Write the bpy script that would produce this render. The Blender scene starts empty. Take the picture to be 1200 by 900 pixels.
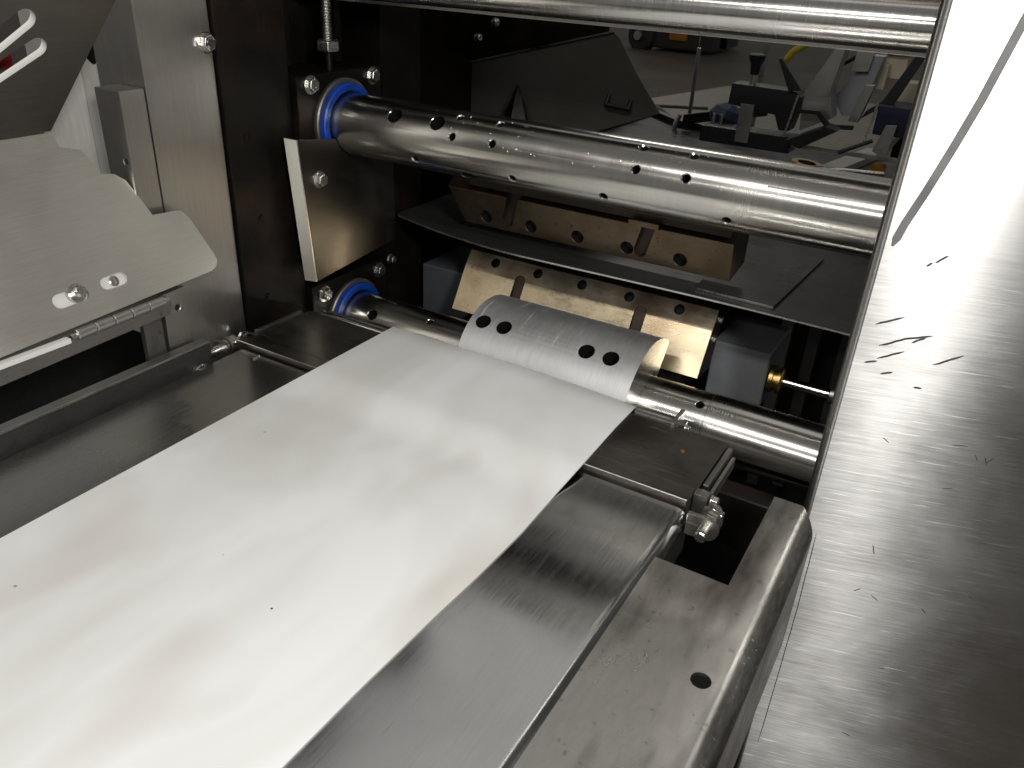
import bpy, bmesh, math, random
from mathutils import Vector, Matrix, Euler

sc = bpy.context.scene
COL = sc.collection
random.seed(7)
R_ = math.radians

# ------------------------------------------------------------------ camera
cam_d = bpy.data.cameras.new('camera')
cam = bpy.data.objects.new('camera', cam_d)
COL.objects.link(cam)
cam_d.sensor_width = 36.0
cam_d.lens = 28.4
cam_d.clip_start = 0.01
cam_d.clip_end = 200
rt = Vector((0.8597087, 0.50862623, 0.04690735))
up = Vector((-0.27827413, 0.38937893, 0.87803619))
bk = Vector((0.4283275, -0.76790846, 0.47628998))
cam.matrix_world = Matrix((
    (rt.x, up.x, bk.x, 0.0), (rt.y, up.y, bk.y, 0.0),
    (rt.z, up.z, bk.z, 0.45), (0, 0, 0, 1)))
sc.camera = cam

# ------------------------------------------------------------------ light
world = bpy.data.worlds.new('World')
sc.world = world
world.use_nodes = True
bg = world.node_tree.nodes['Background']
bg.inputs[0].default_value = (1.0, 0.97, 0.92, 1)
bg.inputs[1].default_value = 0.095

def area(name, loc, target, size, power, col=(1, 1, 1), sy=None):
    d = bpy.data.lights.new(name, 'AREA')
    d.energy = power
    d.color = col
    d.size = size
    if sy:
        d.shape = 'RECTANGLE'
        d.size_y = sy
    o = bpy.data.objects.new(name, d)
    COL.objects.link(o)
    o.location = loc
    o.rotation_euler = (Vector(target) - Vector(loc)).to_track_quat('-Z', 'Y').to_euler()
    return o

area('work_lamp', (0.49, -0.12, 0.80), (-0.25, 0.36, 0.0), 0.20, 8.1, (1, 0.985, 0.955))
area('cover_fill_light', (0.82, -0.66, 0.50), (0.00, 0.72, 0.25), 0.26, 0.65, (1, 0.985, 0.955))  # added unseen light that whitens the top of the cover panel
area('hall_lamp', (-0.4, -1.7, 2.8), (-0.4, -1.7, 0.0), 1.6, 22, (1, 0.97, 0.92), 0.25)
area('hall_lamp', (-0.6, -4.6, 2.8), (-0.6, -4.6, 0.0), 1.6, 30, (1, 0.97, 0.92), 0.25)
area('overhead_fill_light', (-0.8, 2.3, 3.2), (-0.8, 2.3, 0.0), 3.2, 4.5, (1.0, 0.985, 0.96), 2.2)  # added unseen panel, gives the table plate and tray brightness to mirror
area('hall_lamp', (-2.5, 6.5, 3.2), (-2.5, 6.5, -0.9), 1.5, 20, (1, 0.93, 0.82), 0.3)

sc.view_settings.view_transform = 'Standard'
sc.view_settings.look = 'None'
sc.view_settings.exposure = 0.85
sc.view_settings.gamma = 1.0
sc.view_settings.use_curve_mapping = False
sc.cycles.max_bounces = 8
sc.cycles.glossy_bounces = 5
sc.cycles.caustics_reflective = False
sc.cycles.caustics_refractive = False
sc.cycles.use_denoising = True

# ------------------------------------------------------------------ materials
def _nt(name):
    m = bpy.data.materials.new(name)
    m.use_nodes = True
    nt = m.node_tree
    return m, nt, nt.nodes['Principled BSDF']

def N(nt, typ, **kw):
    n = nt.nodes.new(typ)
    for k, v in kw.items():
        setattr(n, k, v)
    return n

def noise(nt, co, scale, sv=(1, 1, 1), rot=(0, 0, 0), detail=4, rough=0.55, dist=0.0):
    mp = N(nt, 'ShaderNodeMapping')
    mp.inputs['Scale'].default_value = sv
    mp.inputs['Rotation'].default_value = rot
    nt.links.new(co, mp.inputs['Vector'])
    n = N(nt, 'ShaderNodeTexNoise')
    n.inputs['Scale'].default_value = scale
    n.inputs['Detail'].default_value = detail
    n.inputs['Roughness'].default_value = rough
    n.inputs['Distortion'].default_value = dist
    nt.links.new(mp.outputs[0], n.inputs['Vector'])
    return n.outputs['Fac']

def ramp(nt, fac, a, b, va=0.0, vb=1.0):
    r = N(nt, 'ShaderNodeMapRange')
    r.inputs[1].default_value = a
    r.inputs[2].default_value = b
    r.inputs[3].default_value = va
    r.inputs[4].default_value = vb
    nt.links.new(fac, r.inputs[0])
    return r.outputs[0]

def math2(nt, op, a, b):
    m = N(nt, 'ShaderNodeMath', operation=op)
    for i, v in enumerate((a, b)):
        if isinstance(v, (int, float)):
            m.inputs[i].default_value = v
        else:
            nt.links.new(v, m.inputs[i])
    return m.outputs[0]

def mixc(nt, fac, a, b):
    m = N(nt, 'ShaderNodeMix', data_type='RGBA')
    if isinstance(fac, (int, float)):
        m.inputs[0].default_value = fac
    else:
        nt.links.new(fac, m.inputs[0])
    for idx, v in ((6, a), (7, b)):
        if isinstance(v, tuple):
            m.inputs[idx].default_value = (*v, 1)
        else:
            nt.links.new(v, m.inputs[idx])
    return m.outputs[2]

def metal(name, col, rough, grain=(1, 60, 60), gscale=14, gamp=0.12, bump=0.12, stain=None, stain_amt=0.5,
          stain_scale=9, stain_sv=(1, 1, 1), smudge=0.14, metallic=1.0, scratch=0.25, scratch_rot=(0.2, 0.3, 0.6), scratch_sv=(4, 160, 160),
          aniso=0.0, tangent=None, arot=0.0, spots=0.0, spec=0.5, micro=0.0):
    m, nt, b = _nt(name)
    co = N(nt, 'ShaderNodeTexCoord').outputs['Object']
    g = noise(nt, co, gscale, grain, detail=5, rough=0.65)
    sm = noise(nt, co, 7.0, (1, 1, 1), detail=3, dist=0.6)
    r = math2(nt, 'ADD', ramp(nt, g, 0.25, 0.75, rough - gamp, rough + gamp), ramp(nt, sm, 0.3, 0.7, -smudge, smudge))
    c = mixc(nt, ramp(nt, g, 0.3, 0.7), tuple(x * 0.90 for x in col), tuple(min(1, x * 1.05) for x in col))
    if stain is None:
        stain = tuple(x * 0.62 for x in col)
    sf = noise(nt, co, stain_scale, stain_sv, detail=4, rough=0.5, dist=0.2)
    c = mixc(nt, ramp(nt, sf, 0.48, 0.72, 0.0, stain_amt), c, stain)
    h = g
    if scratch:
        s1 = noise(nt, co, 3.0, scratch_sv, rot=scratch_rot, detail=2)
        s1 = ramp(nt, s1, 0.66, 0.72)
        s2 = noise(nt, co, 3.3, scratch_sv, rot=(scratch_rot[0] + 0.5, scratch_rot[1] - 0.4, scratch_rot[2] - 0.9), detail=2)
        s2 = ramp(nt, s2, 0.68, 0.74)
        s = math2(nt, 'MAXIMUM', s1, s2)
        r = math2(nt, 'ADD', r, math2(nt, 'MULTIPLY', s, scratch))
        h = math2(nt, 'SUBTRACT', g, math2(nt, 'MULTIPLY', s, 0.5 * scratch))
    if spots:
        sp = noise(nt, co, 130, (1, 1, 1), detail=2)
        sp = ramp(nt, sp, 0.66, 0.72, 0.0, spots)
        c = mixc(nt, sp, c, (0.02, 0.016, 0.012))
        r = math2(nt, 'ADD', r, math2(nt, 'MULTIPLY', sp, 0.3))
    if micro:
        mi = noise(nt, co, 90, (1, 1, 1), detail=3)
        h = math2(nt, 'ADD', h, math2(nt, 'MULTIPLY', mi, micro))
    r = math2(nt, 'MAXIMUM', r, 0.05)
    nt.links.new(c, b.inputs['Base Color'])
    nt.links.new(r, b.inputs['Roughness'])
    b.inputs['Metallic'].default_value = metallic
    b.inputs['Specular IOR Level'].default_value = spec
    if aniso:
        b.inputs['Anisotropic'].default_value = aniso
        b.inputs['Anisotropic Rotation'].default_value = arot
        tg = N(nt, 'ShaderNodeTangent', direction_type='RADIAL', axis=tangent or 'Z')
        nt.links.new(tg.outputs[0], b.inputs['Tangent'])
    bp = N(nt, 'ShaderNodeBump')
    bp.inputs['Strength'].default_value = bump
    bp.inputs['Distance'].default_value = 0.0006
    nt.links.new(h, bp.inputs['Height'])
    nt.links.new(bp.outputs[0], b.inputs['Normal'])
    return m

def matte(name, col, rough=0.5, var=0.15, scale=12, bump=0.05, var_col=None, spec=0.5):
    m, nt, b = _nt(name)
    co = N(nt, 'ShaderNodeTexCoord').outputs['Object']
    n = noise(nt, co, scale, detail=6, rough=0.6, dist=0.3)
    f = noise(nt, co, scale * 18, detail=3)
    v2 = var_col or tuple(x * (1 - 2 * var) for x in col)
    c = mixc(nt, ramp(nt, n, 0.35, 0.7), col, v2)
    nt.links.new(c, b.inputs['Base Color'])
    nt.links.new(ramp(nt, f, 0.3, 0.7, rough - 0.08, rough + 0.08), b.inputs['Roughness'])
    b.inputs['Specular IOR Level'].default_value = spec
    bp = N(nt, 'ShaderNodeBump')
    bp.inputs['Strength'].default_value = bump
    bp.inputs['Distance'].default_value = 0.0008
    nt.links.new(f, bp.inputs['Height'])
    nt.links.new(bp.outputs[0], b.inputs['Normal'])
    return m

def make_sheet_mat():
    m, nt, b = _nt('white_sheet_plastic')
    co = N(nt, 'ShaderNodeTexCoord').outputs['Object']
    a = noise(nt, co, 2.2, (2.4, 1, 1), rot=(0, 0, 0.5), detail=3, dist=0.8)
    st = noise(nt, co, 4.6, (1.8, 1, 1), rot=(0, 0, -0.5), detail=2, rough=0.5, dist=0.3)
    c = mixc(nt, ramp(nt, a, 0.40, 0.66), (0.79, 0.80, 0.79), (0.64, 0.632, 0.60))
    c = mixc(nt, ramp(nt, st, 0.54, 0.80, 0, 0.75), c, (0.55, 0.505, 0.45))
    sp = noise(nt, co, 75, (1, 1, 1), detail=2)
    c = mixc(nt, ramp(nt, sp, 0.775, 0.80, 0, 0.7), c, (0.12, 0.11, 0.10))
    nt.links.new(c, b.inputs['Base Color'])
    sc_ = noise(nt, co, 4.0, (60, 1.5, 1), rot=(0, 0, 0.03), detail=3)
    r = ramp(nt, st, 0.3, 0.7, 0.34, 0.46)
    r = math2(nt, 'ADD', r, ramp(nt, sc_, 0.35, 0.65, -0.05, 0.05))
    nt.links.new(r, b.inputs['Roughness'])
    wv = noise(nt, co, 6.0, (1.6, 0.7, 1), detail=2)
    bp = N(nt, 'ShaderNodeBump')
    bp.inputs['Strength'].default_value = 0.10
    bp.inputs['Distance'].default_value = 0.006
    nt.links.new(wv, bp.inputs['Height'])
    bp2 = N(nt, 'ShaderNodeBump')
    bp2.inputs['Strength'].default_value = 0.05
    bp2.inputs['Distance'].default_value = 0.0005
    nt.links.new(sc_, bp2.inputs['Height'])
    nt.links.new(bp.outputs[0], bp2.inputs['Normal'])
    nt.links.new(bp2.outputs[0], b.inputs['Normal'])
    return m

STEEL = (0.56, 0.555, 0.54)
M = {}
M['sheet'] = make_sheet_mat()
M['plate_l'] = metal('rolled_table_steel', (0.60, 0.59, 0.56), 0.25, grain=(60, 1, 60), gscale=9, gamp=0.012, bump=0.004, stain_amt=0.25, scratch=0.0, smudge=0.05)
M['plate_r'] = metal('worn_table_steel', (0.54, 0.54, 0.535), 0.15, grain=(70, 2.5, 60), gscale=9, gamp=0.05, bump=0.025, stain_amt=0.3, scratch=0.07,
                     scratch_rot=(0, 0, 0.55), scratch_sv=(120, 5, 60), smudge=0.05)
M['tray'] = metal('dull_tray_steel', (0.48, 0.465, 0.435), 0.34, grain=(20, 6, 20), gscale=10, gamp=0.07, bump=0.12, stain=(0.09, 0.075, 0.065), stain_amt=0.95, stain_sv=(3.0, 0.8, 1),
                  stain_scale=7, scratch=0.25, smudge=0.08, spots=0.25, micro=0.5)
M['cover'] = metal('brushed_cover_steel', (0.43, 0.425, 0.415), 0.335, grain=(3, 3, 150), gscale=7, gamp=0.03, bump=0.04, stain_amt=0.25, scratch=0.10,
                   scratch_rot=(0.1, 0.25, 0.3), scratch_sv=(6, 6, 170), aniso=1.0, tangent='Z', arot=0.25, smudge=0.05)
M['roller'] = metal('turned_roller_steel', (0.61, 0.595, 0.56), 0.215, grain=(60, 3, 3), gscale=12, gamp=0.02, bump=0.006, stain_amt=0.25, scratch=0.0,
                    scratch_rot=(0, 0.1, 0.2), scratch_sv=(8, 60, 60), smudge=0.06, aniso=0.55, tangent='X', arot=0.25)
M['bar'] = metal('polished_bar_steel', (0.66, 0.65, 0.63), 0.21, grain=(60, 3, 3), gscale=10, gamp=0.05, bump=0.04, stain_amt=0.15, scratch=0.1, smudge=0.04, aniso=0.4, tangent='X', arot=0.25)
M['alu'] = metal('machined_aluminium', (0.66, 0.665, 0.67), 0.52, grain=(50, 4, 4), gscale=10, gamp=0.04, bump=0.04, stain=(0.42, 0.42, 0.42), stain_amt=0.4, scratch=0.12,
                 scratch_rot=(0.3, 0.5, 0.8), scratch_sv=(60, 4, 4), smudge=0.05)
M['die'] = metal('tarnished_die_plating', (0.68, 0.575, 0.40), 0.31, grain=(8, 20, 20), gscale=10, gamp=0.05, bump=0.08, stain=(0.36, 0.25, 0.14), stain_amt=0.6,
                 stain_scale=14, scratch=0.15, spots=0.25, smudge=0.08)
M['die_band'] = metal('stained_die_band', (0.40, 0.34, 0.26), 0.42, grain=(6, 20, 20), gscale=10, gamp=0.06, bump=0.10, stain=(0.22, 0.15, 0.09), stain_amt=0.8,
                      stain_scale=22, scratch=0.2, spots=0.35, smudge=0.1)
M['rust'] = metal('rusty_steel', (0.030, 0.018, 0.011), 0.5, gamp=0.1, bump=0.4, stain=(0.05, 0.03, 0.02), stain_amt=0.9, stain_scale=30, metallic=0.3, spots=0.5, micro=1.0)
M['post'] = metal('satin_post_steel', (0.40, 0.385, 0.36), 0.41, grain=(60, 60, 2.0), gscale=9, gamp=0.03, bump=0.015, stain_amt=0.4, scratch=0.0, scratch_rot=(0.3, 0.1, 0.2),
                  scratch_sv=(80, 80, 4), smudge=0.07)
M['guard'] = metal('satin_guard_steel', (0.72, 0.695, 0.63), 0.36, grain=(200, 6, 200), gscale=5, gamp=0.02, bump=0.0, stain=(0.42, 0.40, 0.36), stain_amt=0.25, stain_scale=7,
                   scratch=0.0, smudge=0.05)
M['pale'] = metal('pale_bracket_steel', (0.50, 0.49, 0.46), 0.45, grain=(30, 30, 3), gscale=10, gamp=0.06, bump=0.05, stain_amt=0.4, metallic=0.25, scratch=0.05)
M['chute'] = metal('worn_chute_steel', (0.075, 0.071, 0.063), 0.45, grain=(3, 30, 30), gscale=10, gamp=0.06, bump=0.04, stain=(0.05, 0.047, 0.04), stain_amt=0.7, stain_scale=4, metallic=0.25, scratch=0.1)
M['flap'] = metal('dark_flap_steel', (0.13, 0.12, 0.108), 0.36, grain=(60, 2, 60), gscale=8, gamp=0.05, bump=0.05, stain_amt=0.3, scratch=0.1)
M['mill'] = metal('black_mill_scale_steel', (0.013, 0.0108, 0.009), 0.46, grain=(20, 20, 3), gscale=12, gamp=0.08, bump=0.15, stain=(0.05, 0.03, 0.022), stain_amt=0.7, spots=0.6,
                  metallic=0.75, scratch=0.1)
M['bridge'] = metal('oiled_black_steel', (0.22, 0.205, 0.185), 0.40, grain=(3, 40, 40), gscale=10, gamp=0.08, bump=0.14, stain=(0.09, 0.08, 0.07), stain_amt=0.7, spots=0.4, scratch=0.3, micro=0.3)
M['blackplate'] = metal('scuffed_black_plate', (0.022, 0.022, 0.022), 0.34, grain=(3, 30, 30), gscale=10, gamp=0.06, bump=0.08, stain_amt=0.5, scratch=0.25, metallic=0.0, spec=0.25)
M['rough_black'] = metal('black_sawn_steel', (0.05, 0.047, 0.044), 0.55, grain=(10, 10, 10), gscale=20, gamp=0.1, bump=0.5, stain_amt=0.6, spots=0.5, metallic=0.5, micro=1.0)
M['rail'] = metal('milled_rail_steel', (0.48, 0.465, 0.44), 0.36, grain=(60, 2, 60), gscale=8, gamp=0.06, bump=0.06, stain_amt=0.5, scratch=0.2)
M['rough'] = metal('rough_cut_steel', (0.20, 0.19, 0.18), 0.5, grain=(10, 10, 10), gscale=20, gamp=0.1, bump=0.5, stain_amt=0.6, spots=0.4, metallic=0.9, micro=1.0)
M['bolt'] = metal('zinc_bolt_steel', (0.62, 0.605, 0.57), 0.30, grain=(20, 20, 20), gscale=20, gamp=0.08, bump=0.12, stain_amt=0.5, stain_scale=60, scratch=0.0, micro=0.3)
M['blue'] = matte('blue_seal_plastic', (0.002, 0.050, 0.36), 0.42, 0.25, 30, 0.08, var_col=(0.003, 0.030, 0.18))
M['black'] = matte('black_plastic', (0.012, 0.012, 0.014), 0.38, 0.1, 20, 0.03)
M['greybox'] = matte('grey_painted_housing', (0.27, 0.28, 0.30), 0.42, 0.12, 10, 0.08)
M['shadebox'] = matte('shaded_grey_paint', (0.05, 0.054, 0.062), 0.45, 0.12, 10, 0.08)  # greybox colour darkened, paints in the deep shade on the left housing
M['navy'] = matte('navy_paint', (0.012, 0.014, 0.045), 0.4, 0.1, 10, 0.03)
M['cream'] = matte('cream_plastic', (0.55, 0.50, 0.38), 0.5, 0.1, 8, 0.05)
M['white'] = matte('white_plastic', (0.75, 0.74, 0.70), 0.5, 0.06, 8, 0.03)
M['yellow'] = matte('yellow_hose_rubber', (0.55, 0.40, 0.03), 0.5, 0.1, 8, 0.03)
M['orange'] = matte('orange_paint', (0.40, 0.15, 0.01), 0.5, 0.12, 3, 0.03)
M['red'] = matte('red_plastic', (0.45, 0.02, 0.02), 0.45, 0.1, 8, 0.03)
M['tan'] = matte('tan_board', (0.15, 0.13, 0.095), 0.5, 0.2, 3, 0.05)
M['tyre'] = matte('black_rubber', (0.025, 0.024, 0.022), 0.7, 0.2, 8, 0.1)
M['mark'] = matte('dark_scuff_and_line', (0.07, 0.065, 0.06), 0.6, 0.3, 60, 0.1)
M['reflection_streak'] = matte('dark_reflection', (0.19, 0.185, 0.18), 0.5, 0.2, 30, 0.05)
M['floor'] = matte('worn_concrete', (0.10, 0.08, 0.058), 0.6, 0.25, 0.9, 0.1, var_col=(0.055, 0.044, 0.034))
M['brass'] = metal('brass', (0.62, 0.42, 0.16), 0.3, gamp=0.06, bump=0.05, stain_amt=0.3, scratch=0)
M['bore'] = matte('shaded_bore', (0.006, 0.0055, 0.005), 0.5, 0.2, 40, 0.05)  # near-black colour paints the shade inside the drilled holes
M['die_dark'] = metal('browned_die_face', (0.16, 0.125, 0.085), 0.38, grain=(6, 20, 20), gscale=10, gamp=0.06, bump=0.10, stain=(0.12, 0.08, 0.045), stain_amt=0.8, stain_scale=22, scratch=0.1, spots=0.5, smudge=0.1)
M['dark'] = matte('dark_machine_paint', (0.02, 0.02, 0.02), 0.6, 0.2, 8, 0.1)
M['bluebag'] = matte('blue_plastic', (0.008, 0.028, 0.06), 0.5, 0.2, 8, 0.05)

def make_acrylic():
    m, nt, b = _nt('clear_acrylic')
    b.inputs['Base Color'].default_value = (0.9, 0.93, 0.92, 1)
    b.inputs['Transmission Weight'].default_value = 1.0
    b.inputs['Roughness'].default_value = 0.06
    b.inputs['IOR'].default_value = 1.2
    return m
M['acrylic'] = make_acrylic()

# ------------------------------------------------------------------ mesh helpers
WORG = {}      # object name -> world origin used when its vertices were written

def v3(p):
    return Vector(p)

def bevel_bm(bm, w, seg=2, ang=30):
    if w <= 0:
        return
    es = [e for e in bm.edges if len(e.link_faces) == 2 and e.calc_face_angle(0) > R_(ang)]
    if es:
        bmesh.ops.bevel(bm, geom=es, offset=w, segments=seg, profile=0.6, affect='EDGES', clamp_overlap=True)

def finish_bm(bm, ang=22):
    bmesh.ops.recalc_face_normals(bm, faces=bm.faces[:])
    for f in bm.faces:
        f.smooth = True
    for e in bm.edges:
        if len(e.link_faces) == 2:
            e.smooth = e.calc_face_angle(0) < R_(ang)

def box_bm(lo, hi, w=0.0, seg=2, bm=None):
    own = bm is None
    b = bmesh.new()
    bmesh.ops.create_cube(b, size=1)
    lo = v3(lo); hi = v3(hi)
    for v in b.verts:
        v.co = Vector([lo[i] if v.co[i] < 0 else hi[i] for i in range(3)])
    bevel_bm(b, w, seg)
    return b

def prism_bm(pts, dirv, w=0.0, seg=2):
    """closed polygon of 3-D points swept along dirv"""
    b = bmesh.new()
    d = v3(dirv)
    a = [b.verts.new(v3(p)) for p in pts]
    c = [b.verts.new(v3(p) + d) for p in pts]
    b.faces.new(a)
    b.faces.new(c[::-1])
    n = len(pts)
    for i in range(n):
        b.faces.new((a[i], c[i], c[(i + 1) % n], a[(i + 1) % n]))
    bmesh.ops.recalc_face_normals(b, faces=b.faces[:])
    bevel_bm(b, w, seg)
    return b

def frame_of(d):
    d = v3(d).normalized()
    q = d.to_track_quat('Z', 'Y')
    return q.to_matrix()

def lathe_bm(prof, p0, d, n=48, a0=0.0):
    """prof: (axial, radius) pairs, axis from p0 along d"""
    b = bmesh.new()
    m = frame_of(d)
    p0 = v3(p0)
    rings = []
    for (z, r) in prof:
        if r < 1e-7:
            rings.append([b.verts.new(p0 + m @ Vector((0, 0, z)))])
        else:
            rings.append([b.verts.new(p0 + m @ Vector((r * math.cos(a0 + 2 * math.pi * k / n), r * math.sin(a0 + 2 * math.pi * k / n), z))) for k in range(n)])
    for i in range(len(rings) - 1):
        A, B = rings[i], rings[i + 1]
        for k in range(n):
            k2 = (k + 1) % n
            if len(A) == 1 and len(B) == 1:
                continue
            if len(A) == 1:
                b.faces.new((A[0], B[k], B[k2]))
            elif len(B) == 1:
                b.faces.new((A[k], B[0], A[k2]))
            else:
                b.faces.new((A[k], B[k], B[k2], A[k2]))
    if len(rings[0]) > 1:
        b.faces.new(rings[0])
    if len(rings[-1]) > 1:
        b.faces.new(rings[-1][::-1])
    bmesh.ops.recalc_face_normals(b, faces=b.faces[:])
    return b

def rod_bm(p0, p1, r, n=24, ch=0.0):
    p0 = v3(p0); p1 = v3(p1)
    L = (p1 - p0).length
    prof = [(0, r), (L, r)] if ch <= 0 else [(0, r - ch), (ch, r), (L - ch, r), (L, r - ch)]
    return lathe_bm(prof, p0, p1 - p0, n)

def ring_bm(p0, d, prof, n=64):
    """closed profile ring (axial, radius)"""
    b = bmesh.new()
    m = frame_of(d); p0 = v3(p0)
    rings = [[b.verts.new(p0 + m @ Vector((r * math.cos(2 * math.pi * k / n), r * math.sin(2 * math.pi * k / n), z))) for k in range(n)] for z, r in prof]
    L = len(rings)
    for i in range(L):
        A, B = rings[i], rings[(i + 1) % L]
        for k in range(n):
            b.faces.new((A[k], B[k], B[(k + 1) % n], A[(k + 1) % n]))
    bmesh.ops.recalc_face_normals(b, faces=b.faces[:])
    return b

def join_bm(*bms):
    out = bmesh.new()
    for b in bms:
        me = bpy.data.meshes.new('tmp')
        b.to_mesh(me); b.free()
        out.from_mesh(me)
        bpy.data.meshes.remove(me)
    return out

def strip_bm(path, t, width_dir, w):
    """sheet of thickness t bent along a path (list of points), extruded by w along width_dir"""
    pts = [v3(p) for p in path]
    wd = v3(width_dir).normalized()
    offs = []
    for i in range(len(pts)):
        a = pts[max(i - 1, 0)]; c = pts[min(i + 1, len(pts) - 1)]
        tng = (c - a).normalized()
        nn = wd.cross(tng).normalized()
        k = 1.0
        if 0 < i < len(pts) - 1:
            t1 = (pts[i] - a).normalized(); t2 = (c - pts[i]).normalized()
            k = 1.0 / max(0.5, math.cos(t1.angle(t2, 0) / 2))
        offs.append(nn * t * k)
    poly = pts + [p + o for p, o in zip(pts[::-1], offs[::-1])]
    return prism_bm(poly, wd * w)

def thing(name, label, cat, loc, group=None, kind=None):
    o = bpy.data.objects.new(name, None)
    o.empty_display_size = 0.02
    COL.objects.link(o)
    o.location = loc
    o['label'] = label
    o['category'] = cat
    if group:
        o['group'] = group
    if kind:
        o['kind'] = kind
    WORG[o.name] = v3(loc)
    return o

def obj(name, bm, mat, parent=None, org=None, label=None, ang=22):
    """bm is in world coordinates"""
    finish_bm(bm, ang)
    if org is None:
        org = WORG[parent.name] if parent else Vector((0, 0, 0))
    org = v3(org)
    bmesh.ops.translate(bm, verts=bm.verts[:], vec=-org)
    me = bpy.data.meshes.new(name)
    bm.to_mesh(me); bm.free()
    o = bpy.data.objects.new(name, me)
    COL.objects.link(o)
    if mat:
        for mm in (mat if isinstance(mat, list) else [mat]):
            me.materials.append(M[mm])
    if len(me.polygons) < 1500 and name not in ('roller_body', 'sheet_body'):
        wn = o.modifiers.new('weighted_normal', 'WEIGHTED_NORMAL')
        wn.weight = 100
        wn.keep_sharp = True
    if parent:
        o.parent = parent
        o.location = org - WORG[parent.name]
    else:
        o.location = org
    if label:
        o['label'] = label
    WORG[o.name] = org
    return o

def tag(o, label, cat, group=None, kind=None):
    o['label'] = label
    o['category'] = cat
    if group:
        o['group'] = group
    if kind:
        o['kind'] = kind
    return o

def structure(o, label=None):
    o['kind'] = 'structure'
    if label:
        o['label'] = label
    return o

def place(mesh_obj, name, parent, loc):
    """another copy of a small part (shared mesh) at world loc"""
    c = mesh_obj.copy()
    c.name = name
    COL.objects.link(c)
    c.parent = parent
    c.location = v3(loc) - WORG[parent.name]
    WORG[c.name] = v3(loc)
    return c

def cut(o, cutters, mat=None):
    """boolean difference of o with a bmesh (world coordinates)"""
    bmesh.ops.recalc_face_normals(cutters, faces=cutters.faces[:])
    bmesh.ops.translate(cutters, verts=cutters.verts[:], vec=-WORG[o.name])
    if mat:
        names = [m.name for m in o.data.materials]
        if M[mat].name not in names:
            o.data.materials.append(M[mat])
            names.append(M[mat].name)
        for f in cutters.faces:
            f.material_index = names.index(M[mat].name)
    me = bpy.data.meshes.new('cutter')
    cutters.to_mesh(me); cutters.free()
    if mat:
        for m_ in o.data.materials:
            me.materials.append(m_)
    c = bpy.data.objects.new('cutter', me)
    COL.objects.link(c)
    if o.parent:
        c.parent = o.parent
    c.location = o.location
    keep = 'weighted_normal' in o.modifiers
    o.modifiers.clear()
    md = o.modifiers.new('cut', 'BOOLEAN')
    md.object = c
    md.operation = 'DIFFERENCE'
    md.solver = 'EXACT'
    md.use_self = True
    bpy.context.view_layer.update()
    dg = bpy.context.evaluated_depsgraph_get()
    new = bpy.data.meshes.new_from_object(o.evaluated_get(dg))
    o.modifiers.clear()
    old = o.data
    o.data = new
    new.name = old.name
    bpy.data.meshes.remove(old)
    bpy.data.objects.remove(c)
    bpy.data.meshes.remove(me)
    b = bmesh.new(); b.from_mesh(o.data)
    for f in b.faces:
        f.smooth = True
    for e in b.edges:
        if len(e.link_faces) == 2:
            e.smooth = e.calc_face_angle(0) < R_(22)
    b.to_mesh(o.data); b.free()
    if keep:
        wn = o.modifiers.new('weighted_normal', 'WEIGHTED_NORMAL')
        wn.weight = 100
        wn.keep_sharp = True
    return o

def hole_bm(p, d, r, depth, ch=0.001, n=24):
    """cutter for a chamfered hole: p on the surface, d outward"""
    d = v3(d).normalized()
    prof = [(-depth, 0), (-depth, r), (-ch, r), (0.0, r + ch), (0.004, r + ch + 0.0002), (0.004, 0)]
    return lathe_bm(prof, p, d, n)

def bore_bm(p, d, r, depth, n=24):
    d = v3(d).normalized()
    return lathe_bm([(-depth, 0), (-depth, r), (0.006, r), (0.006, 0)], p, d, n)

def chamfer_bm(p, d, r, ch, n=24):
    d = v3(d).normalized()
    return lathe_bm([(-ch * 1.2, 0), (-ch * 1.2, r * 0.99), (0.0, r + ch), (0.004, r + ch + 0.0002), (0.004, 0)], p, d, n)

def obround_bm(p, u, n, half, r, depth):
    """slot cutter centred at p, long axis u, normal n"""
    u = v3(u).normalized(); n = v3(n).normalized(); w = n.cross(u)
    pts = []
    for k in range(13):
        a = -math.pi / 2 + math.pi * k / 12
        pts.append(v3(p) + u * (half + r * math.cos(a)) + w * r * math.sin(a) - n * depth)
    for k in range(13):
        a = math.pi / 2 + math.pi * k / 12
        pts.append(v3(p) + u * (-half + r * math.cos(a)) + w * r * math.sin(a) - n * depth)
    return prism_bm(pts, n * depth * 2)

def hexhead_bm(p, d, r, h, recess=True, a0=0.3):
    """hex bolt head with washer face and domed top"""
    d = v3(d).normalized()
    w = lathe_bm([(0, r * 1.25), (r * 0.18, r * 1.25)], p, d, 28)
    b = lathe_bm([(r * 0.18, r), (h * 0.85, r), (h, r * 0.84)], p, d, 6, a0)
    bevel_bm(b, r * 0.06, 1)
    if recess:
        t = lathe_bm([(h - 0.0001, r * 0.62), (h + r * 0.06, r * 0.5), (h + r * 0.04, 0)], p, d, 20)
        return join_bm(w, b, t)
    return join_bm(w, b)

def nut_bm(p, d, r, h, a0=0.2):
    d = v3(d).normalized()
    b = lathe_bm([(0, r * 0.86), (h * 0.15, r), (h * 0.85, r), (h, r * 0.86)], p, d, 6, a0)
    bevel_bm(b, r * 0.05, 1)
    return b

def thread_bm(p0, p1, r, pitch, n=20):
    L = (v3(p1) - v3(p0)).length
    prof = []
    k = int(L / pitch)
    for i in range(k):
        prof += [(i * pitch, r * 0.80), (i * pitch + pitch * 0.5, r)]
    prof.append((L, r * 0.8))
    return lathe_bm(prof, p0, v3(p1) - v3(p0), n)

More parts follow.
